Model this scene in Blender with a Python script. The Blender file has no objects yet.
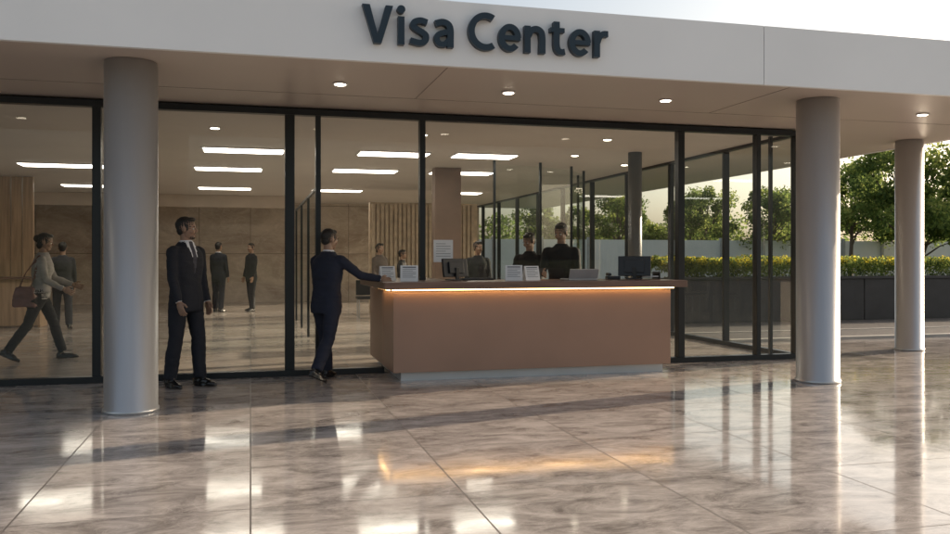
import bpy, bmesh, math, random
from mathutils import Vector, Matrix, noise, kdtree
R=math.radians
scene=bpy.context.scene
scene.view_settings.view_transform='Standard'; scene.view_settings.look='None'; scene.view_settings.exposure=0
random.seed(7)

# ------------------------------------------------------------------ materials
def newmat(name):
    m=bpy.data.materials.new(name); m.use_nodes=True
    nt=m.node_tree; nt.nodes.clear()
    out=nt.nodes.new('ShaderNodeOutputMaterial')
    return m,nt,out
def N(nt,t,**k):
    n=nt.nodes.new(t)
    for a,b in k.items(): setattr(n,a,b)
    return n
def mat(name,col,rough=.5,metal=0.,var=.12,scale=6.,bump=0.,bscale=60.,detail=5,stretch=(1,1,1),coat=0,rvar=.08,coords='Position'):
    m,nt,out=newmat(name); L=nt.links
    p=N(nt,'ShaderNodeBsdfPrincipled'); L.new(p.outputs[0],out.inputs[0])
    p.inputs['Metallic'].default_value=metal; p.inputs['Coat Weight'].default_value=coat
    if coords=='Position': src=N(nt,'ShaderNodeNewGeometry').outputs['Position']
    else: src=N(nt,'ShaderNodeTexCoord').outputs['Object']
    mp=N(nt,'ShaderNodeMapping'); mp.inputs['Scale'].default_value=stretch; L.new(src,mp.inputs[0])
    nz=N(nt,'ShaderNodeTexNoise'); nz.inputs['Scale'].default_value=scale; nz.inputs['Detail'].default_value=detail
    L.new(mp.outputs[0],nz.inputs['Vector'])
    cr=N(nt,'ShaderNodeValToRGB'); cr.color_ramp.elements[0].position=.3; cr.color_ramp.elements[1].position=.7
    a=[max(0,c*(1-var)) for c in col]; b=[min(1,c*(1+var)) for c in col]
    cr.color_ramp.elements[0].color=(*a,1); cr.color_ramp.elements[1].color=(*b,1)
    L.new(nz.outputs[0],cr.inputs[0]); L.new(cr.outputs[0],p.inputs['Base Color'])
    mr=N(nt,'ShaderNodeMapRange'); mr.inputs['To Min'].default_value=max(0.02,rough-rvar); mr.inputs['To Max'].default_value=min(1,rough+rvar)
    L.new(nz.outputs[0],mr.inputs[0]); L.new(mr.outputs[0],p.inputs['Roughness'])
    if bump>0:
        n2=N(nt,'ShaderNodeTexNoise'); n2.inputs['Scale'].default_value=bscale; n2.inputs['Detail'].default_value=4
        L.new(mp.outputs[0],n2.inputs['Vector'])
        bp=N(nt,'ShaderNodeBump'); bp.inputs['Strength'].default_value=bump; bp.inputs['Distance'].default_value=.01
        L.new(n2.outputs[0],bp.inputs['Height']); L.new(bp.outputs[0],p.inputs['Normal'])
    return m
def emis(name,col,s):
    m,nt,out=newmat(name); e=N(nt,'ShaderNodeEmission'); e.inputs[0].default_value=(*col,1); e.inputs[1].default_value=s
    nt.links.new(e.outputs[0],out.inputs[0]); return m
def glass(name,tint=(.9,.93,.92),base=.035,top=.75):
    m,nt,out=newmat(name); L=nt.links
    t=N(nt,'ShaderNodeBsdfTransparent'); t.inputs[0].default_value=(*tint,1)
    g=N(nt,'ShaderNodeBsdfGlossy'); g.inputs['Roughness'].default_value=.0
    lw=N(nt,'ShaderNodeLayerWeight'); lw.inputs[0].default_value=.5
    pw=N(nt,'ShaderNodeMath',operation='POWER'); pw.inputs[1].default_value=5; L.new(lw.outputs['Facing'],pw.inputs[0])
    ma=N(nt,'ShaderNodeMath',operation='MULTIPLY_ADD'); ma.inputs[1].default_value=top; ma.inputs[2].default_value=base; L.new(pw.outputs[0],ma.inputs[0])
    mx=N(nt,'ShaderNodeMixShader'); L.new(ma.outputs[0],mx.inputs[0]); L.new(t.outputs[0],mx.inputs[1]); L.new(g.outputs[0],mx.inputs[2])
    L.new(mx.outputs[0],out.inputs[0]); return m
def marble(name,dark,light,tile=1.2,rough=(.06,.2),vscale=1.6,plane='XY',mort=.006,mcol=(.05,.045,.04),spec=.5,vein=.35):
    m,nt,out=newmat(name); L=nt.links
    p=N(nt,'ShaderNodeBsdfPrincipled'); L.new(p.outputs[0],out.inputs[0]); p.inputs['Specular IOR Level'].default_value=spec
    pos=N(nt,'ShaderNodeNewGeometry').outputs['Position']
    vec=pos
    if plane=='XZ':
        mp0=N(nt,'ShaderNodeMapping'); mp0.inputs['Rotation'].default_value=(R(-90),0,0); L.new(pos,mp0.inputs[0]); vec=mp0.outputs[0]
    br=N(nt,'ShaderNodeTexBrick'); br.offset=0; br.inputs['Scale'].default_value=1; br.inputs['Brick Width'].default_value=tile; br.inputs['Row Height'].default_value=tile
    br.inputs['Mortar Size'].default_value=mort; br.inputs['Mortar Smooth'].default_value=.1; br.inputs['Color1'].default_value=(.2,.2,.2,1); br.inputs['Color2'].default_value=(.8,.8,.8,1); br.inputs['Mortar'].default_value=(.5,.5,.5,1)
    L.new(vec,br.inputs['Vector'])
    sc=N(nt,'ShaderNodeVectorMath',operation='SCALE'); sc.inputs['Scale'].default_value=7; L.new(br.outputs['Color'],sc.inputs[0])
    ad=N(nt,'ShaderNodeVectorMath',operation='ADD'); L.new(vec,ad.inputs[0]); L.new(sc.outputs[0],ad.inputs[1])
    mp=N(nt,'ShaderNodeMapping'); mp.inputs['Rotation'].default_value=(0,0,R(28)); mp.inputs['Scale'].default_value=(.7,1.5,1); L.new(ad.outputs[0],mp.inputs[0])
    n1=N(nt,'ShaderNodeTexNoise'); n1.inputs['Scale'].default_value=vscale; n1.inputs['Detail'].default_value=12; n1.inputs['Roughness'].default_value=.76; n1.inputs['Distortion'].default_value=.6
    L.new(mp.outputs[0],n1.inputs['Vector'])
    cr=N(nt,'ShaderNodeValToRGB'); e=cr.color_ramp.elements; e[0].position=.36; e[0].color=(*dark,1); e[1].position=.63; e[1].color=(*light,1)
    mid=cr.color_ramp.elements.new(.5); mid.color=(*[(a*.45+b*.55) for a,b in zip(dark,light)],1)
    L.new(n1.outputs[0],cr.inputs[0])
    n2=N(nt,'ShaderNodeTexNoise'); n2.inputs['Scale'].default_value=vscale*1.3; n2.inputs['Detail'].default_value=8; n2.inputs['Distortion'].default_value=1.2
    L.new(mp.outputs[0],n2.inputs['Vector'])
    s1=N(nt,'ShaderNodeMath',operation='SUBTRACT'); s1.inputs[1].default_value=.5; L.new(n2.outputs[0],s1.inputs[0])
    s2=N(nt,'ShaderNodeMath',operation='ABSOLUTE'); L.new(s1.outputs[0],s2.inputs[0])
    s3=N(nt,'ShaderNodeMapRange'); s3.inputs['From Max'].default_value=.014; s3.inputs['To Min'].default_value=vein; s3.inputs['To Max'].default_value=0; L.new(s2.outputs[0],s3.inputs[0])
    mx=N(nt,'ShaderNodeMixRGB'); L.new(s3.outputs[0],mx.inputs[0]); L.new(cr.outputs[0],mx.inputs[1]); mx.inputs[2].default_value=(*[min(1,c*1.3) for c in light],1)
    tv=N(nt,'ShaderNodeMapRange'); tv.inputs['To Min'].default_value=.9; tv.inputs['To Max'].default_value=1.08; L.new(br.outputs['Color'],tv.inputs[0])
    ml=N(nt,'ShaderNodeMixRGB',blend_type='MULTIPLY'); ml.inputs[0].default_value=1; L.new(mx.outputs[0],ml.inputs[1]); L.new(tv.outputs[0],ml.inputs[2])
    m2=N(nt,'ShaderNodeMixRGB'); L.new(br.outputs['Fac'],m2.inputs[0]); L.new(ml.outputs[0],m2.inputs[1]); m2.inputs[2].default_value=(*mcol,1)
    L.new(m2.outputs[0],p.inputs['Base Color'])
    n3=N(nt,'ShaderNodeTexNoise'); n3.inputs['Scale'].default_value=2.3; n3.inputs['Detail'].default_value=8; L.new(vec,n3.inputs['Vector'])
    mr=N(nt,'ShaderNodeMapRange'); mr.inputs['From Min'].default_value=.3; mr.inputs['From Max'].default_value=.7; mr.inputs['To Min'].default_value=rough[0]; mr.inputs['To Max'].default_value=rough[1]; L.new(n3.outputs[0],mr.inputs[0])
    ra=N(nt,'ShaderNodeMath',operation='MAXIMUM'); rb=N(nt,'ShaderNodeMath',operation='MULTIPLY'); rb.inputs[1].default_value=.5; L.new(br.outputs['Fac'],rb.inputs[0]); L.new(rb.outputs[0],ra.inputs[0]); L.new(mr.outputs[0],ra.inputs[1])
    L.new(ra.outputs[0],p.inputs['Roughness'])
    bp=N(nt,'ShaderNodeBump'); bp.inputs['Strength'].default_value=.25; bp.inputs['Distance'].default_value=.003
    inv=N(nt,'ShaderNodeMath',operation='MULTIPLY_ADD'); inv.inputs[1].default_value=-1.; L.new(br.outputs['Fac'],inv.inputs[0])
    n4=N(nt,'ShaderNodeTexNoise'); n4.inputs['Scale'].default_value=1.7; n4.inputs['Detail'].default_value=2; L.new(vec,n4.inputs['Vector']); L.new(n4.outputs[0],inv.inputs[2])
    L.new(inv.outputs[0],bp.inputs['Height']); L.new(bp.outputs[0],p.inputs['Normal'])
    return m

M={}
M['fascia']=mat('fascia_white_panel',(.82,.82,.82),.42,0,.03,.8,.04,40)
M['soffit']=mat('soffit_panel',(.50,.43,.38),.38,0,.05,.7)
M['alu']=mat('satin_aluminium',(.56,.56,.56),.36,.65,.05,3,.08,30,stretch=(1,1,.15))
M['frame']=mat('black_frame',(.018,.021,.024),.35,.4,.1,4)
M['ceil']=mat('interior_ceiling',(.62,.57,.53),.6,0,.04,.8)
M['back']=marble('interior_marble_wall',(.38,.31,.255),(.62,.54,.46),1.5,(.15,.3),1.0,'XZ')
M['wall']=mat('interior_plaster',(.58,.50,.43),.7,0,.08,1.5)
M['wood']=mat('wood_panel',(.42,.29,.19),.45,0,.25,5,.1,20,stretch=(4,4,.3))
M['floor']=marble('polished_marble_paving',(.155,.138,.13),(.53,.49,.465),1.2,(.045,.14),3.0,mort=.005,mcol=(.13,.118,.11),spec=.6,vein=.22)
M['ifloor']=marble('interior_floor_marble',(.32,.28,.25),(.52,.47,.43),1.2,(.10,.2),1.2)
M['glass']=glass('clear_glass')
M['glass2']=glass('partition_glass',(.90,.95,.93),.05)
M['glassr']=glass('side_glass',(.95,.97,.96),.04)
M['cbody']=mat('counter_copper_laminate',(.345,.215,.155),.42,.05,.06,1.5,.05,90)
M['ctop']=mat('counter_walnut_top',(.17,.10,.075),.3,0,.25,6,.05,40,stretch=(.3,4,4))
M['plinth']=mat('plinth_steel',(.6,.61,.62),.4,.4,.06,3)
M['led']=emis('warm_led_strip',(1,.58,.22),13)
M['panel']=emis('ceiling_light_diffuser',(1,.90,.76),9.5)
M['down']=emis('downlight_lens',(1,.86,.66),16)
M['sign']=mat('sign_letters_navy',(.012,.028,.045),.4,.1,.08,3)
M['dark']=mat('dark_planter',(.035,.035,.037),.6,0,.25,3,.2,30)
M['ground']=mat('grass_ground',(.09,.12,.045),.95,0,.35,.6,.4,14)
M['strip']=mat('dark_gravel',(.06,.056,.054),.7,0,.5,14,.9,40)
M['kerb']=mat('concrete_kerb',(.36,.35,.33),.8,0,.12,4,.2,50)
M['fence']=mat('pale_fence_panel',(.70,.68,.65),.7,0,.05,1.5)
M['bark']=mat('bark',(.11,.08,.06),.9,0,.3,6,.6,20,stretch=(1,1,.3))
M['soil']=mat('soil',(.04,.03,.02),.95)
def leafmat(name,c,tr=.55):
    m,nt,out=newmat(name); L=nt.links
    d=N(nt,'ShaderNodeBsdfDiffuse'); t=N(nt,'ShaderNodeBsdfTranslucent'); mx=N(nt,'ShaderNodeMixShader'); mx.inputs[0].default_value=tr
    nz=N(nt,'ShaderNodeTexNoise'); nz.inputs['Scale'].default_value=1.8; L.new(N(nt,'ShaderNodeNewGeometry').outputs['Position'],nz.inputs['Vector'])
    cr=N(nt,'ShaderNodeValToRGB'); cr.color_ramp.elements[0].position=.35; cr.color_ramp.elements[1].position=.65
    cr.color_ramp.elements[0].color=(*[x*.75 for x in c],1); cr.color_ramp.elements[1].color=(*[x*1.3 for x in c],1)
    L.new(nz.outputs[0],cr.inputs[0]); L.new(cr.outputs[0],d.inputs[0]); L.new(cr.outputs[0],t.inputs[0])
    L.new(d.outputs[0],mx.inputs[1]); L.new(t.outputs[0],mx.inputs[2]); L.new(mx.outputs[0],out.inputs[0]); return m
M['leafA']=leafmat('leaf_mid',(.165,.225,.065)); M['leafB']=leafmat('leaf_dark',(.10,.145,.05)); M['leafC']=leafmat('leaf_light',(.29,.33,.10)); M['leafY']=leafmat('leaf_yellow',(.58,.49,.06))

# ------------------------------------------------------------------ helpers
def empty(name,loc=(0,0,0)):
    o=bpy.data.objects.new(name,None); scene.collection.objects.link(o); o.location=loc; return o
def link(name,me,parent=None,mats=()):
    o=bpy.data.objects.new(name,me); scene.collection.objects.link(o)
    for m in mats: me.materials.append(m)
    if parent: o.parent=parent
    return o
def boxes(name,lst,m,parent=None,bev=0.):
    bm=bmesh.new()
    for (x0,x1,y0,y1,z0,z1) in lst:
        r=bmesh.ops.create_cube(bm,size=1)
        for v in r['verts']:
            v.co=Vector((x0+(v.co.x+.5)*(x1-x0),y0+(v.co.y+.5)*(y1-y0),z0+(v.co.z+.5)*(z1-z0)))
    if bev>0: bmesh.ops.bevel(bm,geom=list(bm.edges),offset=bev,segments=2,profile=.7,affect='EDGES')
    me=bpy.data.meshes.new(name); bm.to_mesh(me); bm.free()
    return link(name,me,parent,[m])
def quads(name,lst,m,parent=None):
    vs=[];fs=[]
    for q in lst:
        k=len(vs); vs+=q; fs.append((k,k+1,k+2,k+3))
    me=bpy.data.meshes.new(name); me.from_pydata(vs,[],fs); return link(name,me,parent,[m])
def cyl(name,x,y,z0,z1,r,m,parent=None,seg=64,rings=None):
    prof=rings or [(r,z0),(r,z1)]
    vs=[];fs=[]
    for (rr,z) in prof:
        for i in range(seg):
            a=2*math.pi*i/seg; vs.append((x+rr*math.cos(a),y+rr*math.sin(a),z))
    for k in range(len(prof)-1):
        for i in range(seg):
            j=(i+1)%seg; fs.append((k*seg+i,k*seg+j,(k+1)*seg+j,(k+1)*seg+i))
    fs.append(tuple(reversed(range(seg)))); fs.append(tuple((len(prof)-1)*seg+i for i in range(seg)))
    me=bpy.data.meshes.new(name); me.from_pydata(vs,[],fs)
    for p in me.polygons: p.use_smooth = len(p.vertices)==4
    o=link(name,me,parent,[m]); return o

# ------------------------------------------------------------------ ground
quads('ground',[[(-500,-500,-.02),(500,-500,-.02),(500,700,-.02),(-500,700,-.02)]],M['ground'])
quads('pavement',[[(-40,-25,0),(40,-25,0),(40,12.2,0),(-40,12.2,0)]],M['floor'])
quads('gravel_strip',[[(7.5,12.32,-.012),(40,12.32,-.012),(40,16.2,-.012),(7.5,16.2,-.012)]],M['strip'])
boxes('kerb',[(7.5,40,12.2,12.32,-.05,.05)],M['kerb'],None,.008)
boxes('paving_edging',[(7.5,40,v,v+.07,-.05,.0) for v in (14.0,)],M['kerb'],None,.006)

# ------------------------------------------------------------------ building
B=empty('visa_center_building')
WV=10.1; UR=7.22; CZ=3.12
boxes('canopy_roof',[(-14,9.95,7.56,28.6,CZ+.003,3.66)],M['soffit'],B)
js=[-14,-9.0,-3.6,4.98,9.98]
boxes('fascia_panel',[(js[i]+.004,js[i+1]-.004,7.5,7.555,CZ-.01,3.70) for i in range(len(js)-1)],M['fascia'],B)
boxes('fascia_side',[(9.955,9.99,7.56,28.6,CZ-.01,3.70)],M['fascia'],B)
boxes('roof_capping',[(-14,9.95,7.56,28.6,3.665,3.698)],M['fascia'],B)
boxes('soffit_seam',[(-14,9.9,9.2,9.206,CZ-.001,CZ+.01)]+[(u,u+.006,7.56,9.199,CZ-.001,CZ+.01) for u in (-6.2,-2.6,1.75,5.35)],mat('soffit_seam_shadow_gap',(.28,.24,.21),.6),B)
boxes('interior_ceiling',[(-8,UR-.05,WV+.06,27,3.075,3.10)],M['ceil'],B)
boxes('back_wall',[(-8.2,UR+.05,27.0,27.3,0,3.1)],M['back'],B)
boxes('left_wall',[(-8.3,-8.0,WV+.06,27,0,3.1)],M['wall'],B)
quads('interior_floor',[[(-8,WV+.02,.005),(UR,WV+.02,.005),(UR,27,.005),(-8,27,.005)]],M['ifloor'],B)
boxes('left_outer_wall',[(-14,-8.3,WV,WV+.3,0,3.1)],M['wall'],B)
mull=[(-5.2,.07),(-1.631,.09),(.44,.11),(.765,.06),(2.005,.07),(5.45,.09),(6.598,.06),(7.2,.08)]
fr=[(u-w/2,u+w/2,WV-.05,WV+.06,.07,3.03) for u,w in mull]
fr+=[(-8.3,7.24,WV-.05,WV+.06,3.031,3.105)]
fr+=[(-8.3,1.54,WV-.05,WV+.06,0,.069),(4.9,7.24,WV-.05,WV+.06,0,.069)]
fr+=[(6.85,6.89,WV+.07,WV+.12,.02,3.03),(6.0-.55,5.53,WV+.07,WV+.12,.02,3.03)]
sv=[11.9,13.7,15.5,17.3,19.1,20.9,22.7,24.5,26.3]
fr+=[(UR-.05,UR+.05,v-.025,v+.025,.07,3.03) for v in sv]
fr+=[(UR-.05,UR+.04,WV+.061,27,3.031,3.1),(UR-.05,UR+.04,WV+.061,27,0,.069)]
boxes('window_frame',fr,M['frame'],B,.004)
us=[-8.3]+[u for u,_ in mull]
quads('front_glass',[[(us[i]+.02,WV,.03),(us[i+1]-.02,WV,.03),(us[i+1]-.02,WV,3.05),(us[i]+.02,WV,3.05)] for i in range(len(us)-1)],M['glass'],B)
vv=[WV+.05]+sv+[27]
quads('side_glass',[[(UR,vv[i],.03),(UR,vv[i+1],.03),(UR,vv[i+1],3.05),(UR,vv[i],3.05)] for i in range(len(vv)-1)],M['glassr'],B)
boxes('wood_wall_panel',[(-7.9+i*.22,-7.9+i*.22+.19,19.6,19.7,0,3.07) for i in range(16)],M['wood'],B)
boxes('ribbed_wall',[(2.9+i*.11,2.9+i*.11+.07,20.9,20.98,0,2.7) for i in range(24)]+[(2.85,5.6,20.98,21.15,0,2.75)],mat('ribbed_stone',(.60,.49,.37),.6,0,.2,6),B,.006)
boxes('brown_pier',[(3.35,3.85,15.6,15.9,0,3.07)],mat('brown_pier_panel',(.24,.165,.13),.5,0,.15,2),B)
boxes('pier_beam',[(-8,1.0,24.0,24.2,2.75,3.07)],M['wall'],B)
cyl('interior_column',6.0,12.6,0,3.07,.11,mat('dark_steel_column',(.13,.135,.14),.4,.4,.06,3),B)
pf=[];pg=[]
for i,v in enumerate([13.0,15.0,17.0,19.0]):
    pf.append((.95,.99,v-.02,v+.02,0,2.4))
pf.append((.95,.99,13.02,19,2.401,2.44)); pg.append([(.97,13,.02),(.97,19,.02),(.97,19,2.4),(.97,13,2.4)])
pts=[(4.1+2.4*math.sin(a),14.2+2.2*(1-math.cos(a))) for a in [R(x) for x in (0,22,44,66,88)]]
for i,(a,b) in enumerate(pts):
    pf.append((a-.02,a+.02,b-.02,b+.02,0,3.07))
    if i: pg.append([(pts[i-1][0],pts[i-1][1],.02),(a,b,.02),(a,b,3.0),(pts[i-1][0],pts[i-1][1],3.0)])
boxes('partition_frame',pf,M['frame'],B)
quads('partition_glass',pg,M['glass2'],B)
def column(x,y,r):
    return cyl('column',x,y,0,CZ,r,M['alu'],None,72,[(r+.012,0),(r+.012,.03),(r,.034),(r,CZ-.03),(r-.006,CZ-.029),(r-.006,CZ)])
column(-1.034,8.15,.228); column(6.09,8.15,.228); column(9.5,10.6,.195)

for (u,v,w) in [(-3.3,16.9,.7),(-.1,13.85,.6),(-.4,16.8,.6),(2.25,13.7,.55),(2.15,16.5,.6),(3.75,13.6,.5),(4.05,16.4,.6),(-3.6,21.5,.6),(-.6,21.5,.6),(2.1,21.5,.6),(5.2,21.5,.6)]:
    p=empty('ceiling_light_panel')
    boxes('housing',[(u-w-.03,u+w+.03,v-.28,v+.28,3.055,3.074)],M['fascia'],p)
    boxes('diffuser',[(u-w,u+w,v-.25,v+.25,3.045,3.053)],M['panel'],p)
for (u,v,z) in [(-2.75,8.57,CZ),(.87,8.58,CZ),(2.63,8.57,CZ),(4.44,8.55,CZ),(7.9,8.6,CZ),(-.45,11.6,3.075),(2.3,11.5,3.075),(4.95,11.3,3.075),(6.6,14.3,3.075),(8.6,11.6,CZ),(5.2,13.2,3.075)]:
    p=empty('downlight')
    cyl('trim_ring',u,v,z-.012,z-.001,.075,M['plinth'],p,32)
    cyl('lens',u,v,z-.016,z-.0125,.055,M['down'],p,32)

# ------------------------------------------------------------------ sign (letters cut from stroke outlines)
def cat(P,n=8):
    P=[Vector((p[0],p[1])) for p in P]; Q=[P[0]*2-P[1]]+P+[P[-1]*2-P[-2]]; o=[]
    for i in range(1,len(Q)-2):
        for s in range(n):
            t=s/n; a,b,c,d=Q[i-1],Q[i],Q[i+1],Q[i+2]
            o.append(.5*((2*b)+(c-a)*t+(2*a-5*b+4*c-d)*t*t+(3*b-a-3*c+d)*t**3))
    o.append(P[-1]); return o
def strip(P,w):
    o1=[];o2=[]
    for i,p in enumerate(P):
        d=(P[min(i+1,len(P)-1)]-P[max(i-1,0)]).normalized(); nn=Vector((-d.y,d.x))*(w/2)
        o1.append(p+nn); o2.append(p-nn)
    return o1,o2
def arc(cx,cy,rx,ry,a0,a1,n=40): return [Vector((cx+rx*math.cos(R(a0+(a1-a0)*i/n)),cy+ry*math.sin(R(a0+(a1-a0)*i/n)))) for i in range(n+1)]
T=.165
def rect(x0,x1,y0,y1): return ('p',[(x0,y0),(x1,y0),(x1,y1),(x0,y1)])
G={
'V':(.78,[('s2',[(0,1),(.19,1)],[(.295,0),(.39,.22)]),('s2',[(.59,1),(.78,1)],[(.39,.22),(.485,0)]),('p',[(.295,0),(.485,0),(.39,.24)])]),
'i':(.19,[rect(.01,.01+T,0,.74),('d',(.0925,.93,.105))]),
's':(.50,[('s',cat([(.46,.63),(.29,.672),(.13,.62),(.10,.515),(.20,.43),(.34,.355),(.425,.27),(.40,.13),(.26,.075),(.02,.125)]),T*.95)]),
'a':(.54,[('s',cat([(.06,.62),(.25,.672),(.40,.61),(.452,.46),(.452,.2),(.452,0)]),T),('s',cat([(.46,.415),(.27,.39),(.12,.31),(.10,.19),(.17,.085),(.31,.09),(.44,.23)]),T*.9)]),
'C':(.70,[('s',arc(.47,.5,.385,.43,58,302),T*1.03)]),
'e':(.60,[('s',arc(.31,.375,.228,.298,2,318),T*.97),('s',[Vector((.09,.375)),Vector((.60,.375))],T*.78)]),
'n':(.58,[rect(0,T,0,.74),('s',cat([(.10,.45),(.18,.61),(.33,.668),(.46,.59),(.495,.42),(.495,.2),(.495,0)]),T)]),
't':(.44,[('s',cat([(.20,.91),(.20,.6),(.20,.26),(.25,.11),(.34,.075),(.43,.09)]),T),rect(.02,.42,.615,.74)]),
'r':(.40,[rect(0,T,0,.74),('s',cat([(.09,.40),(.16,.58),(.27,.66),(.40,.665)]),T)]),
}
bm=bmesh.new(); x=0; kk=0
def prism(poly,dz):
    a=[bm.verts.new((p[0],-.03-dz,p[1])) for p in poly]; b=[bm.verts.new((p[0],.03,p[1])) for p in poly]
    bm.faces.new(a); bm.faces.new(list(reversed(b)))
    for i in range(len(a)):
        j=(i+1)%len(a); bm.faces.new((a[i],b[i],b[j],a[j]))
CAP=.335
text='Visa Center'
tot=sum((G[c][0]+.115) if c!=' ' else .27 for c in text)-.115
SX=2.32/tot
for c in text:
    if c==' ': x+=.27; continue
    wdt,st=G[c]
    for s in st:
        kk+=1; dz=.0006*(kk%4)
        tr_=lambda p:((x+p[0])*SX,p[1]*CAP)
        if s[0]=='p': prism([tr_(p) for p in s[1]],dz)
        elif s[0]=='d': prism([tr_((s[1][0]+s[1][2]*math.cos(2*math.pi*i/28),s[1][1]+s[1][2]*math.sin(2*math.pi*i/28))) for i in range(28)],dz)
        elif s[0]=='s2': prism([tr_(s[1][0]),tr_(s[2][0]),tr_(s[2][1]),tr_(s[1][1])],dz)
        else:
            o1,o2=strip(s[1],s[2])
            for i in range(len(o1)-1):
                q=[tr_(o1[i]),tr_(o1[i+1]),tr_(o2[i+1]),tr_(o2[i])]
                a=[bm.verts.new((p[0],-.03-dz,p[1])) for p in q]; b=[bm.verts.new((p[0],.03,p[1])) for p in q]
                bm.faces.new(a); bm.faces.new((a[0],b[0],b[1],a[1])); bm.faces.new((a[2],b[2],b[3],a[3])); 
                if i==0: bm.faces.new((a[3],b[3],b[0],a[0]))
                if i==len(o1)-2: bm.faces.new((a[1],b[1],b[2],a[2]))
    x+=wdt+.115
bmesh.ops.recalc_face_normals(bm,faces=bm.faces)
me=bpy.data.meshes.new('visa_center_sign'); bm.to_mesh(me); bm.free()
so=link('visa_center_sign',me,None,[M['sign']]); so.location=(.945,7.465,3.262)
# ------------------------------------------------------------------ counter
C=empty('reception_counter')
boxes('plinth',[(1.62,4.82,9.36,9.98,.0,.099),(1.62,2.2,9.981,11.1,.0,.099)],M['plinth'],C)
boxes('body',[(1.52,4.88,9.27,10.0,.10,.99)],M['cbody'],C,.006)
boxes('return_body',[(1.52,2.25,10.003,11.15,.10,.99)],M['cbody'],C,.006)
boxes('top',[(1.40,5.03,9.13,10.02,1.025,1.105),(1.40,2.3,10.022,11.22,1.025,1.105)],M['ctop'],C,.006)
boxes('top_support',[(1.56,4.84,9.33,9.98,.991,1.024)],M['cbody'],C)
boxes('led_strip',[(1.5,4.9,9.225,9.24,1.010,1.022)],M['led'],C)
boxes('led_strip_side',[(1.465,1.48,9.245,10.0,1.010,1.022)],M['led'],C)

# ------------------------------------------------------------------ desk objects
plastic=mat('black_plastic',(.015,.015,.017),.4,0,.1,8); paper=mat('white_paper',(.78,.79,.80),.7,0,.02,8); ink=mat('print_ink',(.12,.13,.16),.8); silver=mat('laptop_aluminium',(.5,.5,.51),.35,.5,.05,6)
screen=mat('screen_glass',(.02,.03,.045),.12,0,.2,3)
TZ=1.106
def place(o,x,y,z,rz): o.location=(x,y,z); o.rotation_euler=(0,0,R(rz))
def document_stand(x,y,rz,w=.19,h=.2):
    p=empty('document_stand')
    for s,nm in((-1,'front_sheet'),(1,'back_sheet')):
        t=.003
        y0=s*.05
        vs=[(-w/2,y0,0),(w/2,y0,0),(w/2,0+s*.002,h),(-w/2,0+s*.002,h)]
        vs2=[(a,b+s*t,c) for a,b,c in vs]
        me=bpy.data.meshes.new(nm); me.from_pydata(vs+vs2,[],[(0,1,2,3),(4,5,6,7),(0,1,5,4),(1,2,6,5),(2,3,7,6),(3,0,4,7)]); link(nm,me,p,[paper])
    q=[]
    for i in range(7):
        z=h*(.85-.1*i); yy=-.05*(1-z/h)-.0075; dz=.004 if i else .012; wl=w*(.38 if i%3!=2 else .2)
        q.append([(-w*.38,yy,z),(wl,yy,z),(wl,yy+.05*dz/h,z+dz),(-w*.38,yy+.05*dz/h,z+dz)])
    quads('print_lines',q,ink,p); place(p,x,y,TZ,rz)
document_stand(1.53,9.78,8,.18,.17); document_stand(1.74,9.5,-12,.2,.18); document_stand(2.98,9.5,-16,.2,.18); document_stand(3.2,9.52,10,.19,.17)
def monitor(x,y,rz,w=.40,h=.24):
    p=empty('computer_monitor')
    boxes('stand_base',[(-.1,.1,-.07,.09,0,.014)],plastic,p,.005)
    boxes('stand_neck',[(-.025,.025,-.03,-.01,.014,.15)],plastic,p,.004)
    s=boxes('shell',[(-w/2,w/2,-.012,.02,.04,.04+h)],plastic,p,.008)
    s2=boxes('rear_bulge',[(-w*.3,w*.3,-.035,-.013,.08,.04+h*.8)],plastic,p,.008)
    s3=boxes('screen',[(-w/2+.012,w/2-.012,.0205,.022,.055,.03+h)],screen,p)
    for q in(s,s2,s3): q.rotation_euler=(R(-9),0,0)
    place(p,x,y,TZ,rz)
monitor(2.36,9.8,24,.36,.22); monitor(4.62,9.72,-26,.4,.25)
def laptop(x,y,rz):
    p=empty('laptop')
    boxes('base',[(-.19,.19,-.02,.23,0,.018)],silver,p,.005)
    boxes('keyboard',[(-.16,.16,.05,.15,.0182,.021)],plastic,p)
    l=boxes('lid',[(-.19,.19,-.006,.004,0,.12)],silver,p,.003); l.location=(0,-.02,.018); l.rotation_euler=(R(18),0,0)
    place(p,x,y,TZ,rz)
laptop(3.86,9.55,4)
p=empty('telephone'); boxes('phone_base',[(-.08,.08,-.1,.1,0,.04)],plastic,p,.01); boxes('handset',[(-.075,-.03,-.1,.1,.045,.08)],plastic,p,.014); boxes('keypad',[(0,.065,-.06,.05,.041,.046)],silver,p,.001); place(p,4.33,9.72,TZ,-15)
p=empty('desk_keyboard'); boxes('tray',[(-.2,.2,-.065,.065,0,.018)],plastic,p,.005); boxes('keys',[(-.19+i*.0255,-.19+i*.0255+.021,-.055+j*.027,-.055+j*.027+.022,.0185,.024) for i in range(15) for j in range(4)],mat('key_caps',(.04,.04,.045),.5),p); place(p,2.62,9.84,TZ,10)
p=empty('paper_tray'); boxes('trays',[(-.13,.13,-.1,.1,z,z+.006) for z in (.02,.07)]+[(-.13,-.122,-.1,.1,0,.09),(.122,.13,-.1,.1,0,.09)],plastic,p); boxes('sheets',[(-.11,.11,-.09,.09,.027,.04)],paper,p); place(p,4.95-.1,9.83,TZ,0)
p=empty('notice_sheet'); boxes('sheet',[(-.12,.12,-.002,.002,0,.27)],paper,p); quads('notice_print',[[(-.09,-.0035,.22-.03*i),(.09 if i%3 else .03,-.0035,.22-.03*i),(.09 if i%3 else .03,-.0035,.225-.03*i),(-.09,-.0035,.225-.03*i)] for i in range(6)],ink,p); p.location=(2.26,10.06,1.32)

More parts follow.
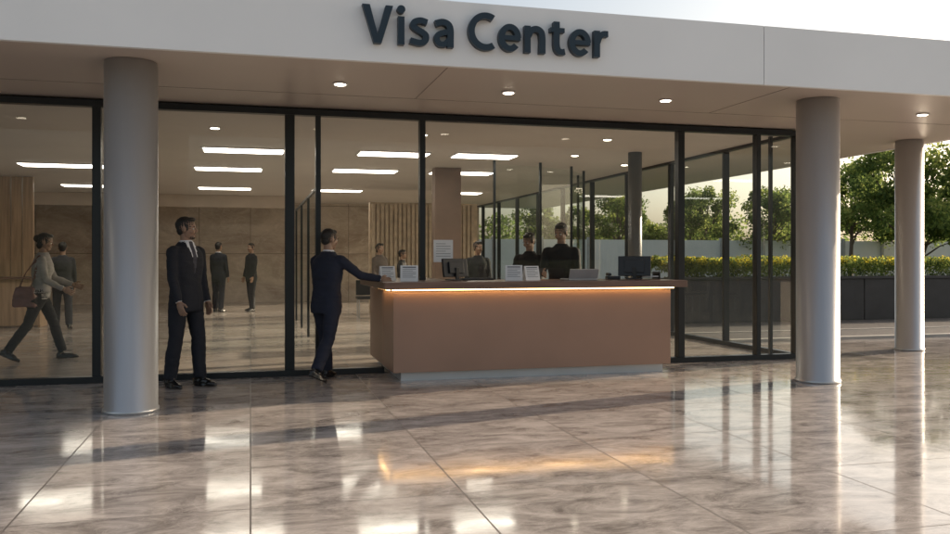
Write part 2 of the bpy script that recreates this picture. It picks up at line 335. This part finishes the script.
def desk(u,v,w,m):
    p=empty('office_desk'); boxes('desk_front',[(u-w/2,u+w/2,v-.3,v-.26,.05,.95)],m,p,.004); boxes('desk_top',[(u-w/2-.05,u+w/2+.05,v-.35,v+.4,.955,1.0)],M['ctop'],p,.004); boxes('desk_ends',[(u-w/2,u-w/2+.04,v-.255,v+.35,.0,.95),(u+w/2-.04,u+w/2,v-.255,v+.35,0,.95)],m,p)
desk(-5.3,18.6,2.6,M['wood']); desk(4.3,13.2,1.6,M['wall'])
def chair(u,v,rz):
    p=empty('waiting_chair'); boxes('seat',[(-.24,.24,-.22,.22,.42,.48)],plastic,p,.02); b=boxes('backrest',[(-.23,.23,.2,.24,.5,.85)],plastic,p,.015)
    boxes('legs',[(sx*.2-.012,sx*.2+.012,sy*.18-.012,sy*.18+.012,.0,.42) for sx in(-1,1) for sy in(-1,1)],silver,p); place(p,u,v,.005,rz)
for i in range(4): chair(2.6+i*.6,19.6,0)
for i in range(3): chair(-6.3+i*.6,15.0,180)

# ------------------------------------------------------------------ people
def ell(c,r,basis=None,n=20,m=14):
    c=Vector(c); vs=[];fs=[]
    B_=basis or (Vector((1,0,0)),Vector((0,1,0)),Vector((0,0,1)))
    vs.append(c+B_[2]*r[2])
    for j in range(1,m):
        t=math.pi*j/m
        for i in range(n):
            a=2*math.pi*i/n
            vs.append(c+B_[0]*(r[0]*math.sin(t)*math.cos(a))+B_[1]*(r[1]*math.sin(t)*math.sin(a))+B_[2]*(r[2]*math.cos(t)))
    vs.append(c-B_[2]*r[2]); e=len(vs)-1
    for i in range(n):
        fs.append((0,1+i,1+(i+1)%n)); fs.append((e,e-n+(i+1)%n,e-n+i))
    for j in range(m-2):
        for i in range(n):
            a=1+j*n+i;b=1+j*n+(i+1)%n; fs.append((a,a+n,b+n,b))
    return vs,fs
def loft(rings):
    n=len(rings[0]); vs=[p for r in rings for p in r]; fs=[]
    for k in range(len(rings)-1):
        for i in range(n):
            j=(i+1)%n; fs.append((k*n+i,k*n+j,(k+1)*n+j,(k+1)*n+i))
    fs.append(tuple(reversed(range(n)))); fs.append(tuple((len(rings)-1)*n+i for i in range(n)))
    return vs,fs
def tube(pts,rad,n=16,step=.02,squash=1.):
    P=[Vector(p) for p in pts]; path=[];rr=[]
    for i in range(len(P)-1):
        k=max(1,int((P[i+1]-P[i]).length/step))
        for s in range(k):
            t=s/k; path.append(P[i].lerp(P[i+1],t)); ts=t*t*(3-2*t)*.5+t*.5; rr.append(rad[i]*(1-ts)+rad[i+1]*ts)
    path.append(P[-1]); rr.append(rad[-1]); rings=[]
    up=Vector((1,0,0))
    for i,p in enumerate(path):
        d=(path[min(i+1,len(path)-1)]-path[max(i-1,0)]).normalized()
        a=up-d*up.dot(d)
        if a.length<.05: a=Vector((0,1,0))-d*d.y
        a.normalize(); b=d.cross(a)
        rings.append([p+a*(rr[i]*math.cos(2*math.pi*k/n))+b*(rr[i]*squash*math.sin(2*math.pi*k/n)) for k in range(n)])
    return loft(rings)
def remesh(parts,vox,it,wr=0.,wsc=9.):
    vs=[];fs=[];lab=[]
    for (v,f,l) in parts:
        k=len(vs); vs+=[Vector(x) for x in v]; fs+=[tuple(i+k for i in q) for q in f]; lab+=[l]*len(v)
    me=bpy.data.meshes.new('t'); me.from_pydata(vs,[],fs); o=bpy.data.objects.new('t',me); scene.collection.objects.link(o)
    md=o.modifiers.new('r','REMESH'); md.mode='VOXEL'; md.voxel_size=vox
    ms=o.modifiers.new('s','SMOOTH'); ms.factor=.5; ms.iterations=it
    dg=bpy.context.evaluated_depsgraph_get(); e=o.evaluated_get(dg); m2=e.to_mesh()
    ov=[v.co.copy() for v in m2.vertices]; nn=[v.normal.copy() for v in m2.vertices]; of=[tuple(p.vertices) for p in m2.polygons]
    e.to_mesh_clear(); bpy.data.objects.remove(o); bpy.data.meshes.remove(me)
    kd=kdtree.KDTree(len(vs))
    for i,v in enumerate(vs): kd.insert(v,i)
    kd.balance()
    ol=[]
    for f in of:
        c=sum((ov[i] for i in f),Vector())/len(f); ol.append(lab[kd.find(c)[1]])
    if wr>0:
        for i,v in enumerate(ov):
            q=Vector((v.x*wsc,v.y*wsc,v.z*wsc*.9)); a=noise.noise(q)+.5*noise.noise(q*2.3+Vector((3,1,7)))
            b=abs(noise.noise(Vector((v.x*6+v.z*3,v.y*6,v.z*17))))
            ov[i]=v+nn[i]*(wr*(a*.8-b*1.6))
    return ov,of,ol
def fabric(name,c,b=.35): return mat(name,c,.85,0,.15,12,b,90,coords='Object')
SK={}
def skin(c):
    k=str(c)
    if k not in SK: SK[k]=mat('skin',c,.5,0,.08,20,.08,200,coords='Object')
    return SK[k]
LIB={'hair':mat('black_hair',(.012,.010,.009),.5,0,.3,60,.6,150,coords='Object'),'shoe':mat('black_leather',(.012,.011,.011),.25,0,.1,10),'white':mat('shirt_white',(.68,.70,.74),.75,0,.04,10),'eyew':mat('eye_white',(.6,.57,.53),.3),'eyeb':mat('iris_dark',(.02,.012,.01),.2),'tie':mat('tie_dark',(.03,.03,.05),.6),'lips':mat('lips',(.22,.13,.095),.5),'bag':mat('brown_leather_bag',(.14,.065,.055),.45,0,.2,10,.2,60)}

def person(name,loc,yaw,H=1.78,armL=(4,7,12),armR=(4,7,12),legL=(4,3,2,0),legR=(-4,5,2,0),lean=0,headyaw=0,headpitch=0,suit=(.014,.018,.034),trou=None,skinc=(.31,.19,.13),shirt=True,hem=.80,fem=False,bag=False,near=True,foot_out=10,beard=False,ties=True,wide=1.0):
    parts=[];verts=[];faces=[];labs=[]
    def off(z): return (z-.95)*math.tan(R(lean))
    w=(.92 if fem else 1.)*wide
    zs=[(hem,.176,.126),(hem+.08,.184,.132),(.98,.174,.126),(1.08,.160,.116),(1.18,.168,.118),(1.28,.182,.126),(1.37,.188,.122),(1.43,.172,.104),(1.47,.128,.086),(1.50,.092,.074),(1.525,.070,.066)]
    zs=sorted(zs); rings=[];n=40
    full=[]
    for i in range(len(zs)-1):
        k=max(1,int((zs[i+1][0]-zs[i][0])/.02))
        for s in range(k):
            t=s/k; full.append([zs[i][j]*(1-t)+zs[i+1][j]*t for j in range(3)])
    full.append(zs[-1])
    for z,hw,hd in full:
        r=[]
        for i in range(n):
            a=2*math.pi*i/n; ca,sa=math.cos(a),math.sin(a)
            q=.85
            x=math.copysign(abs(ca)**q,ca)*hd*wide; y=math.copysign(abs(sa)**q,sa)*hw*w
            bx=-.012 if z>1.2 and ca<0 else 0
            if fem and ca>0 and 1.2<z<1.38: x+=.022*math.sin((z-1.2)/.18*math.pi)
            r.append(Vector((x+bx+off(z),y,z)))
        rings.append(r)
    v,f=loft(rings); parts.append((v,f,'suit'))
    parts.append((*ell((off(.93),0,.93),(.115,.165*w,.12)),'trou'))
    if shirt:
        v,f=tube([(off(1.5)-.004,0,1.47),(off(1.54),0,1.548)],[.068,.061],20); parts.append((v,f,'white'))
    hands=[]
    for sg,arm in((1,armL),(-1,armR)):
        sw,ou,fl=[R(x) for x in arm[:3]]
        S=Vector((off(1.42),sg*.176*w,1.42))
        ud=Vector((math.sin(sw)*math.cos(ou),sg*math.sin(ou),-math.cos(sw)*math.cos(ou)))
        Eb=S+ud*.285
        s2=sw+fl; o2=ou*.2 if fl<R(60) else -R(12)
        if len(arm)>3: o2=R(arm[3])
        fd=Vector((math.sin(s2)*math.cos(o2),sg*math.sin(o2),-math.cos(s2)*math.cos(o2)))
        W=Eb+fd*.245; g=.9 if fem else 1
        v,f=tube([S+Vector((0,-sg*.06,.018)),S,S.lerp(Eb,.45),Eb,Eb.lerp(W,.4),W],[.055*g,.066*g,.060*g,.053*g,.051*g,.042*g]); parts.append((v,f,'suit'))
        if shirt: v,f=tube([W-fd*.02,W+fd*.012],[.032,.031]); parts.append((v,f,'white'))
        hands.append((sg,W,fd))
    for sg,leg in((1,legL),(-1,legR)):
        sw,kn,ou,pit=[R(x) for x in leg]
        Hp=Vector((off(.95)*0,sg*.092*w,.95))
        td=Vector((math.sin(sw)*math.cos(ou),sg*math.sin(ou),-math.cos(sw)*math.cos(ou)))
        K=Hp+td*.44; s2=sw-kn
        sd=Vector((math.sin(s2)*math.cos(ou),sg*math.sin(ou),-math.cos(s2)*math.cos(ou)))
        A=K+sd*.42; g=.9 if fem else 1
        kf=K+Vector((.008,0,0))
        v,f=tube([Hp+Vector((0,0,.06)),Hp-Vector((0,0,.06)),Hp.lerp(K,.5),kf,K.lerp(A,.35),K.lerp(A,.75),A-sd*.005],[.092*g,.106*g,.092*g,.076*g,.077*g,.071*g,.070*g],20); parts.append((v,f,'trou'))
        fo=R(foot_out)*sg
        F=Vector((math.cos(fo)*math.cos(pit),math.sin(fo),-math.sin(pit)*math.cos(fo))).normalized()
        Sd=Vector((0,0,1)).cross(F).normalized(); U=F.cross(Sd)
        bs=(F,Sd,U)
        parts.append((*ell(A-U*.035-F*.035,(.052,.038,.045),bs),'shoe'))
        parts.append((*ell(A-U*.045+F*.05,(.10,.041,.040),bs),'shoe'))
        parts.append((*ell(A-U*.058+F*.125,(.080,.047,.027),bs),'shoe'))
        vs=[]
        for a in range(24):
            t=2*math.pi*a/24; x=.055+.155*math.cos(t); y=(.047 if x>.05 else .038)*math.sin(t); vs.append(A+F*x+Sd*y)
        parts.append((*loft([[q-U*.088 for q in vs],[q-U*.07 for q in vs]]),'shoe'))
    if bag:
        c=Vector((-.17,-.17,.93)); 
        rg=[]
        for z,a in((-.15,.13),(-.13,.15),(0,.145),(.10,.12),(.13,.10)):
            rg.append([c+Vector((a*math.copysign(abs(math.cos(t))**.6,math.cos(t)),.055*math.copysign(abs(math.sin(t))**.6,math.sin(t)),z)) for t in [2*math.pi*i/28 for i in range(28)]])
        parts.append((*loft(rg),'bag'))
        v,f=tube([c+Vector((-.07,0,.1)),c+Vector((.02,-.02,.32)),Vector((off(1.46)-.02,-.15,1.50)),c+Vector((.13,.02,.33)),c+Vector((.07,0,.1))],[.012]*5,8); parts.append((v,f,'bag'))
    ov,of,ol=remesh(parts,.0105 if near else .02,3 if near else 1,.0055 if near else .003)
    if shirt:
        for i,fc in enumerate(of):
            if ol[i]!='suit': continue
            c=sum((ov[j] for j in fc),Vector())/len(fc)
            if c.x-off(c.z)>.03 and 1.2<c.z<1.535:
                wv=(c.z-1.2)*.19
                if abs(c.y)<wv: ol[i]='tie' if (ties and abs(c.y)<.022) else 'white'
    verts+=ov; faces+=of; labs+=ol
    for sg,W,D in hands:
        a=Vector((1,0,1)); S=(a-D*a.dot(D)).normalized(); Nn=D.cross(S).normalized()
        if Nn.y*(-sg)<0: Nn=-Nn
        hp=[]; bs=(D,S,Nn)
        hp.append((*tube([W-D*.04,W+D*.02],[.027,.028],14,.01),'skin'))
        hp.append((*ell(W+D*.055,(.056,.043,.018),bs),'skin'))
        hp.append((*ell(W+D*.04+S*.022+Nn*.008,(.032,.02,.017),bs),'skin'))
        for so_,ln in((.031,.072),(.0105,.082),(-.0105,.076),(-.031,.060)):
            p0=W+D*.085+S*so_; pts=[p0]; ang=R(8)
            for sgm,cu_ in((.45,18),(.3,26),(.25,20)):
                d=(D*math.cos(ang)+Nn*math.sin(ang)+S*so_*2.2).normalized(); pts.append(pts[-1]+d*ln*sgm); ang+=R(cu_)
            hp.append((*tube(pts,[.0105,.0095,.0085,.007],10,.008),'skin'))
        b0=W+D*.03+S*.03; b1=b0+(D*.6+S*.65+Nn*.25).normalized()*.04; b2=b1+(D*.9+S*.25+Nn*.3).normalized()*.034
        hp.append((*tube([b0,b1,b2],[.0135,.0115,.009],10,.008),'skin'))
        ov,of,ol=remesh(hp,.0045 if near else .012,1)
        k=len(verts); verts+=ov; faces+=[tuple(i+k for i in q) for q in of]; labs+=ol
    hc=Vector((off(1.66)+.012,0,1.664)); hr=Matrix.Rotation(R(headyaw),3,'Z')@Matrix.Rotation(R(headpitch),3,'Y')
    hp=[]
    E=lambda c,r,l,n=24:hp.append((*ell(c,r,None,n,16),l))
    E((-.010,0,.028),(.096,.076,.086),'skin'); E((.018,0,-.022),(.068,.063,.088),'skin'); E((.048,0,-.084),(.036,.036,.028),'skin')
    E((.01,0,-.06),(.055,.056,.045),'skin')
    E((.070,0,.024),(.018,.048,.011),'skin')
    for s in(-1,1):
        E((.055,s*.034,-.028),(.030,.026,.028),'skin'); E((-.006,s*.077,-.008),(.018,.009,.031),'skin')
    hp.append((*tube([(.080,0,.016),(.094,0,-.008),(.104,0,-.026)],[.008,.010,.013],12,.006),'skin'))
    E((.088,0,-.030),(.014,.019,.008),'skin')
    E((.080,0,-.053),(.011,.024,.0055),'lips'); E((.078,0,-.064),(.011,.020,.006),'lips')
    E((-.022,0,.042),(.100,.084,.090),'hair',28); E((-.055,0,-.018),(.050,.064,.055),'hair')
    E((.035,.01,.098),(.050,.060,.026),'hair')
    for s in (-1,1): E((.012,s*.070,.014),(.018,.010,.030),'hair')
    if fem: E((-.115,0,.03),(.045,.05,.05),'hair'); E((-.05,0,-.05),(.055,.07,.06),'hair')
    if beard:
        E((.051,0,-.089),(.034,.037,.025),'hair')
        E((.084,0,-.046),(.008,.022,.0035),'hair')
    hv,hf,hl=remesh(hp,.0055 if near else .012,3 if near else 1)
    for i,v in enumerate(hv):
        if v.z>.06 or v.x<-.03: hv[i]=v*(1+.02*noise.noise(v*45))
    for c,r,l in [((.0735,s*.030,.000),(.012,.014,.0095),'eyew') for s in(-1,1)]+[((.0845,s*.029,.000),(.0035,.006,.006),'eyeb') for s in(-1,1)]+[((.0865,s*.031,.0215),(.006,.018,.0038),'hair') for s in(-1,1)]:
        v,f=ell(c,r,None,12,8); k=len(hv); hv+=v; hf+=[tuple(i+k for i in q) for q in f]; hl+=[l]*len(f)
    hv=[hc+hr@v for v in hv]
    nk=tube([(off(1.48)-.012,0,1.46),(off(1.56)-.008,0,1.55),(hc+hr@Vector((-.02,0,-.04)))],[.060,.053,.052],20)
    nv,nf,nl=remesh([(*nk,'skin')],.01,1)
    for (a,b,c) in((hv,hf,hl),(nv,nf,nl)):
        k=len(verts); verts+=a; faces+=[tuple(i+k for i in q) for q in b]; labs+=c
    s=H/1.78; mz=min(v.z for v in verts)
    verts=[Vector((v.x*s,v.y*s,(v.z-mz)*s)) for v in verts]
    names=['suit','trou','shoe','skin','hair','white','tie','lips','eyew','eyeb','bag']
    ms=[fabric('jacket_cloth',suit),fabric('trouser_cloth',trou or suit),LIB['shoe'],skin(skinc),LIB['hair'],LIB['white'],LIB['tie'],LIB['lips'],LIB['eyew'],LIB['eyeb'],LIB['bag']]
    me=bpy.data.meshes.new(name); me.from_pydata(verts,[],faces)
    for m in ms: me.materials.append(m)
    me.polygons.foreach_set('material_index',[names.index(l) for l in labs]); me.polygons.foreach_set('use_smooth',[True]*len(faces))
    o=bpy.data.objects.new(name,me); scene.collection.objects.link(o)
    o.location=(loc[0],loc[1],loc[2] if len(loc)>2 else 0); o.rotation_euler=(0,0,R(yaw))
    return o
person('businessman',(-.66,9.50),-42,1.80,armL=(2,6,14),armR=(6,5,16),legL=(7,5,2,0),legR=(-5,3,2,0),headyaw=30,beard=True,suit=(.012,.014,.022),wide=1.06)
person('businessman',(.82,9.60),46,1.70,armL=(14,8,18),armR=(42,34,36,36),legL=(14,4,2,0),legR=(-14,20,2,26),lean=4,headyaw=-18,headpitch=6,suit=(.013,.017,.034),ties=False,wide=1.08)
person('counter_clerk',(3.98,10.58),-118,1.82,armL=(25,8,55),armR=(25,8,60),lean=4,headyaw=-18,headpitch=18,suit=(.012,.012,.014),shirt=False,wide=1.05)
person('counter_clerk',(3.76,11.2),-125,1.71,armL=(20,6,50),armR=(20,6,50),lean=6,headyaw=-25,headpitch=20,suit=(.014,.014,.016),shirt=False)
person('woman_with_bag',(-2.70,12.4,.005),4,1.72,armL=(25,6,45),armR=(12,6,50),legL=(20,4,1,0),legR=(-20,14,1,24),lean=4,headpitch=12,suit=(.30,.28,.27),trou=(.012,.012,.014),fem=True,bag=True,hem=.90,shirt=False)
far=dict(near=False)
a=person('standing_visitor',(-.78,22.4,.005),60,1.76,suit=(.016,.018,.026),**far)
b=person('standing_visitor',(.02,22.5,.005),-150,1.74,suit=(.02,.021,.024),shirt=False,headyaw=20,**far)
c=person('standing_visitor',(-3.45,17.6,.005),100,1.66,suit=(.03,.03,.035),legL=(12,4,2,0),legR=(-10,8,2,10),shirt=False,**far)
d_=person('standing_visitor',(2.72,18.4,.005),-60,1.68,suit=(.10,.08,.07),trou=(.02,.02,.02),shirt=False,fem=True,**far)
def dup(o,loc,yaw,s=1):
    q=o.copy(); scene.collection.objects.link(q); q.location=loc; q.rotation_euler=(0,0,R(yaw)); q.scale=(s,s,s); return q
dup(c,(3.3,18.9,.005),-20,.93); dup(b,(3.86,14.4,.005),-95,.95)

# ------------------------------------------------------------------ vegetation
def leafquad(vs,fs,c,s):
    a=Vector((random.gauss(0,1),random.gauss(0,1),random.gauss(0,1))).normalized(); b=a.orthogonal().normalized(); b=(b+a.cross(b)*random.uniform(-1,1)).normalized(); a2=a.cross(b)
    k=len(vs); L=s*random.uniform(.7,1.3); W=L*.55
    vs+=[c-b*L,c-a2*W,c+b*L,c+a2*W]; fs.append((k,k+1,k+2,k+3))
def tree_mesh(seed,h=5.5,r=2.1,n=7500,ls=.085):
    random.seed(seed); vs=[];fs=[];mi=[]
    def add(t,m):
        v,f=t; k=len(vs); vs.extend(v); fs.extend([tuple(i+k for i in q) for q in f]); mi.extend([m]*len(f))
    lean=Vector((random.uniform(-.2,.2),random.uniform(-.2,.2),0)); tp=Vector((0,0,h*.62))+lean
    add(tube([(0,0,-.1),(0,0,.4),Vector((0,0,h*.3))+lean*.4,tp],[.15,.11,.085,.04],8,.3),0)
    cl=[]
    for i in range(26):
        a=random.uniform(0,6.28); z=random.uniform(.42,.97); rr=r*math.sin(min(1,(z-.22)/.8)*math.pi)**.6*random.uniform(.35,1.)
        c=Vector((rr*math.cos(a),rr*math.sin(a),z*h))+lean; cr=random.uniform(.28,.62)*r/2.1
        cl.append((c,cr,random.random()))
        st=Vector((0,0,h*random.uniform(.25,.55)))+lean*.5
        if i<16: add(tube([st,st.lerp(c,.5)+Vector((0,0,.12)),c],[.045,.028,.010],5,.3),0)
    for i in range(n):
        c,cr,t=random.choice(cl); d=Vector((random.gauss(0,1),random.gauss(0,1),random.gauss(0,.8))).normalized()*cr*random.uniform(.45,1.25)
        p=c+d
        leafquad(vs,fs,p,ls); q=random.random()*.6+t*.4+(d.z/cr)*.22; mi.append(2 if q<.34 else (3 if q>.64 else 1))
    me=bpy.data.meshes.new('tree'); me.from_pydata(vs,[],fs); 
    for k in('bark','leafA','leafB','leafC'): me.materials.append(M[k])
    me.polygons.foreach_set('material_index',mi); return me
tm=[tree_mesh(11),tree_mesh(12,5.2,1.9),tree_mesh(13,5.8,2.3),tree_mesh(14,4.8,1.8)]
def camframe(X,d): return (X*.9668+d*.2554,-X*.2554+d*.9668)
tr=[(15.6,31,1.0,2),(19.0,31,1.05,0),(17.0,38.5,1.0,2),(20.5,39,1.05,3),(15.9,46,.98,0),(14.2,52,1.0,2),(18.5,50,1,1),(12.6,56,1.05,3),(15.5,62,1.1,1),(10.2,60,1.1,2),(12.8,72,1.15,0),(8.4,70,1.15,3),(5.5,74,1.2,1),(22.5,34,1.1,1),(27,40,1.1,2),(23,46,1.1,0)]
for i,(X,d,s,k) in enumerate(tr):
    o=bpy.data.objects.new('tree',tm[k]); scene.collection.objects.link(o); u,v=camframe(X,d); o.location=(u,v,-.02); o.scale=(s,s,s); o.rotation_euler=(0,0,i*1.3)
random.seed(5); vs=[];fs=[];mi=[]
cl=[]
for i in range(150):
    u=random.uniform(10,150); v=random.uniform(92,112); z=random.uniform(.5,4.6)+1.0*math.sin(u*.25); cl.append((Vector((u,v,z)),random.uniform(1.4,2.8),random.random()))
for i in range(26000):
    c,cr,t=random.choice(cl); d=Vector((random.gauss(0,1),random.gauss(0,1),random.gauss(0,1))).normalized()*cr*random.uniform(.5,1.05)
    leafquad(vs,fs,c+d,.26); q=random.random()*.6+t*.4; mi.append(1 if q<.35 else (2 if q>.7 else 0))
me=bpy.data.meshes.new('distant_trees'); me.from_pydata(vs,[],fs); o=link('distant_trees',me,None,[M['leafA'],M['leafB'],M['leafC']]); me.polygons.foreach_set('material_index',mi)
P=empty('planter'); 
boxes('planter_wall',[(8.6+i*2.4+.01,8.6+(i+1)*2.4-.01,16.3,16.5,-.02,.90) for i in range(13)]+[(8.6,40,18.3,18.5,-.02,.90)],M['dark'],P,.01)
boxes('planter_coping',[(8.55,40,16.27,16.55,.902,.96)],M['dark'],P,.008)
boxes('planter_soil',[(8.6,40,16.51,18.29,.3,.82)],M['soil'],P)
random.seed(9); vs=[];fs=[];mi=[]
for i in range(60000):
    u=8.8+random.random()**1.3*24; v=random.uniform(16.55,18.2); top=1.36+.12*noise.noise(Vector((u*1.3,v*1.6,0)))+.06*noise.noise(Vector((u*5,v*5,2)))
    z=top-abs(random.gauss(0,.13)); z=max(.84,z)
    if random.random()<.35: v=random.uniform(16.46,16.62)+.07*noise.noise(Vector((u*3,z*4,1))); z=random.uniform(.86,top)
    leafquad(vs,fs,Vector((u,v,z)),.032); q=random.random(); yel=noise.noise(Vector((u*2.2,v*2.2,5)))
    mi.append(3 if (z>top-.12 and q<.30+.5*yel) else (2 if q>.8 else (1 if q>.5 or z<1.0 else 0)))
me=bpy.data.meshes.new('flowering_hedge'); me.from_pydata(vs,[],fs); o=link('flowering_hedge',me,None,[M['leafA'],M['leafB'],M['leafC'],M['leafY']]); me.polygons.foreach_set('material_index',mi)
F=empty('boundary_fence')
boxes('fence_panels',[(9+i*2.5+.04,9+(i+1)*2.5-.04,40,40.08,0,2.3) for i in range(36)],M['fence'],F)
boxes('fence_posts',[(9+i*2.5-.07,9+i*2.5+.07,39.9,40.1,-.02,2.42) for i in range(37)],M['kerb'],F)

# ------------------------------------------------------------------ light
el=15; az=76.
sd=Vector((math.sin(R(az))*math.cos(R(el)),math.cos(R(az))*math.cos(R(el)),math.sin(R(el))))
sl=bpy.data.lights.new('sun','SUN'); sl.energy=8.0; sl.angle=R(.5); sl.color=(1,.78,.56)
so2=bpy.data.objects.new('sun',sl); scene.collection.objects.link(so2); so2.rotation_euler=sd.to_track_quat('Z','Y').to_euler()
w=bpy.data.worlds.new('World'); scene.world=w; w.use_nodes=True; nt=w.node_tree; nt.nodes.clear()
sk=nt.nodes.new('ShaderNodeTexSky'); sk.sky_type='NISHITA'; sk.sun_disc=False; sk.sun_elevation=R(el); sk.sun_rotation=R(az); sk.air_density=1.0; sk.dust_density=4.0; sk.ozone_density=.6
hs=nt.nodes.new('ShaderNodeHueSaturation'); hs.inputs['Saturation'].default_value=.68; hs.inputs['Value'].default_value=1.0
bg=nt.nodes.new('ShaderNodeBackground'); bg.inputs[1].default_value=.215; wo=nt.nodes.new('ShaderNodeOutputWorld')
nt.links.new(sk.outputs[0],hs.inputs['Color']); nt.links.new(hs.outputs[0],bg.inputs[0]); nt.links.new(bg.outputs[0],wo.inputs[0])
# ------------------------------------------------------------------ camera
cd=bpy.data.cameras.new('camera'); cd.sensor_width=36; cd.lens=32.2; cd.shift_y=-.0095; cd.clip_end=1500; cd.clip_start=.05
co=bpy.data.objects.new('camera',cd); scene.collection.objects.link(co); co.location=(0,0,1.37); co.rotation_euler=(R(90),0,R(-14.8)); scene.camera=co
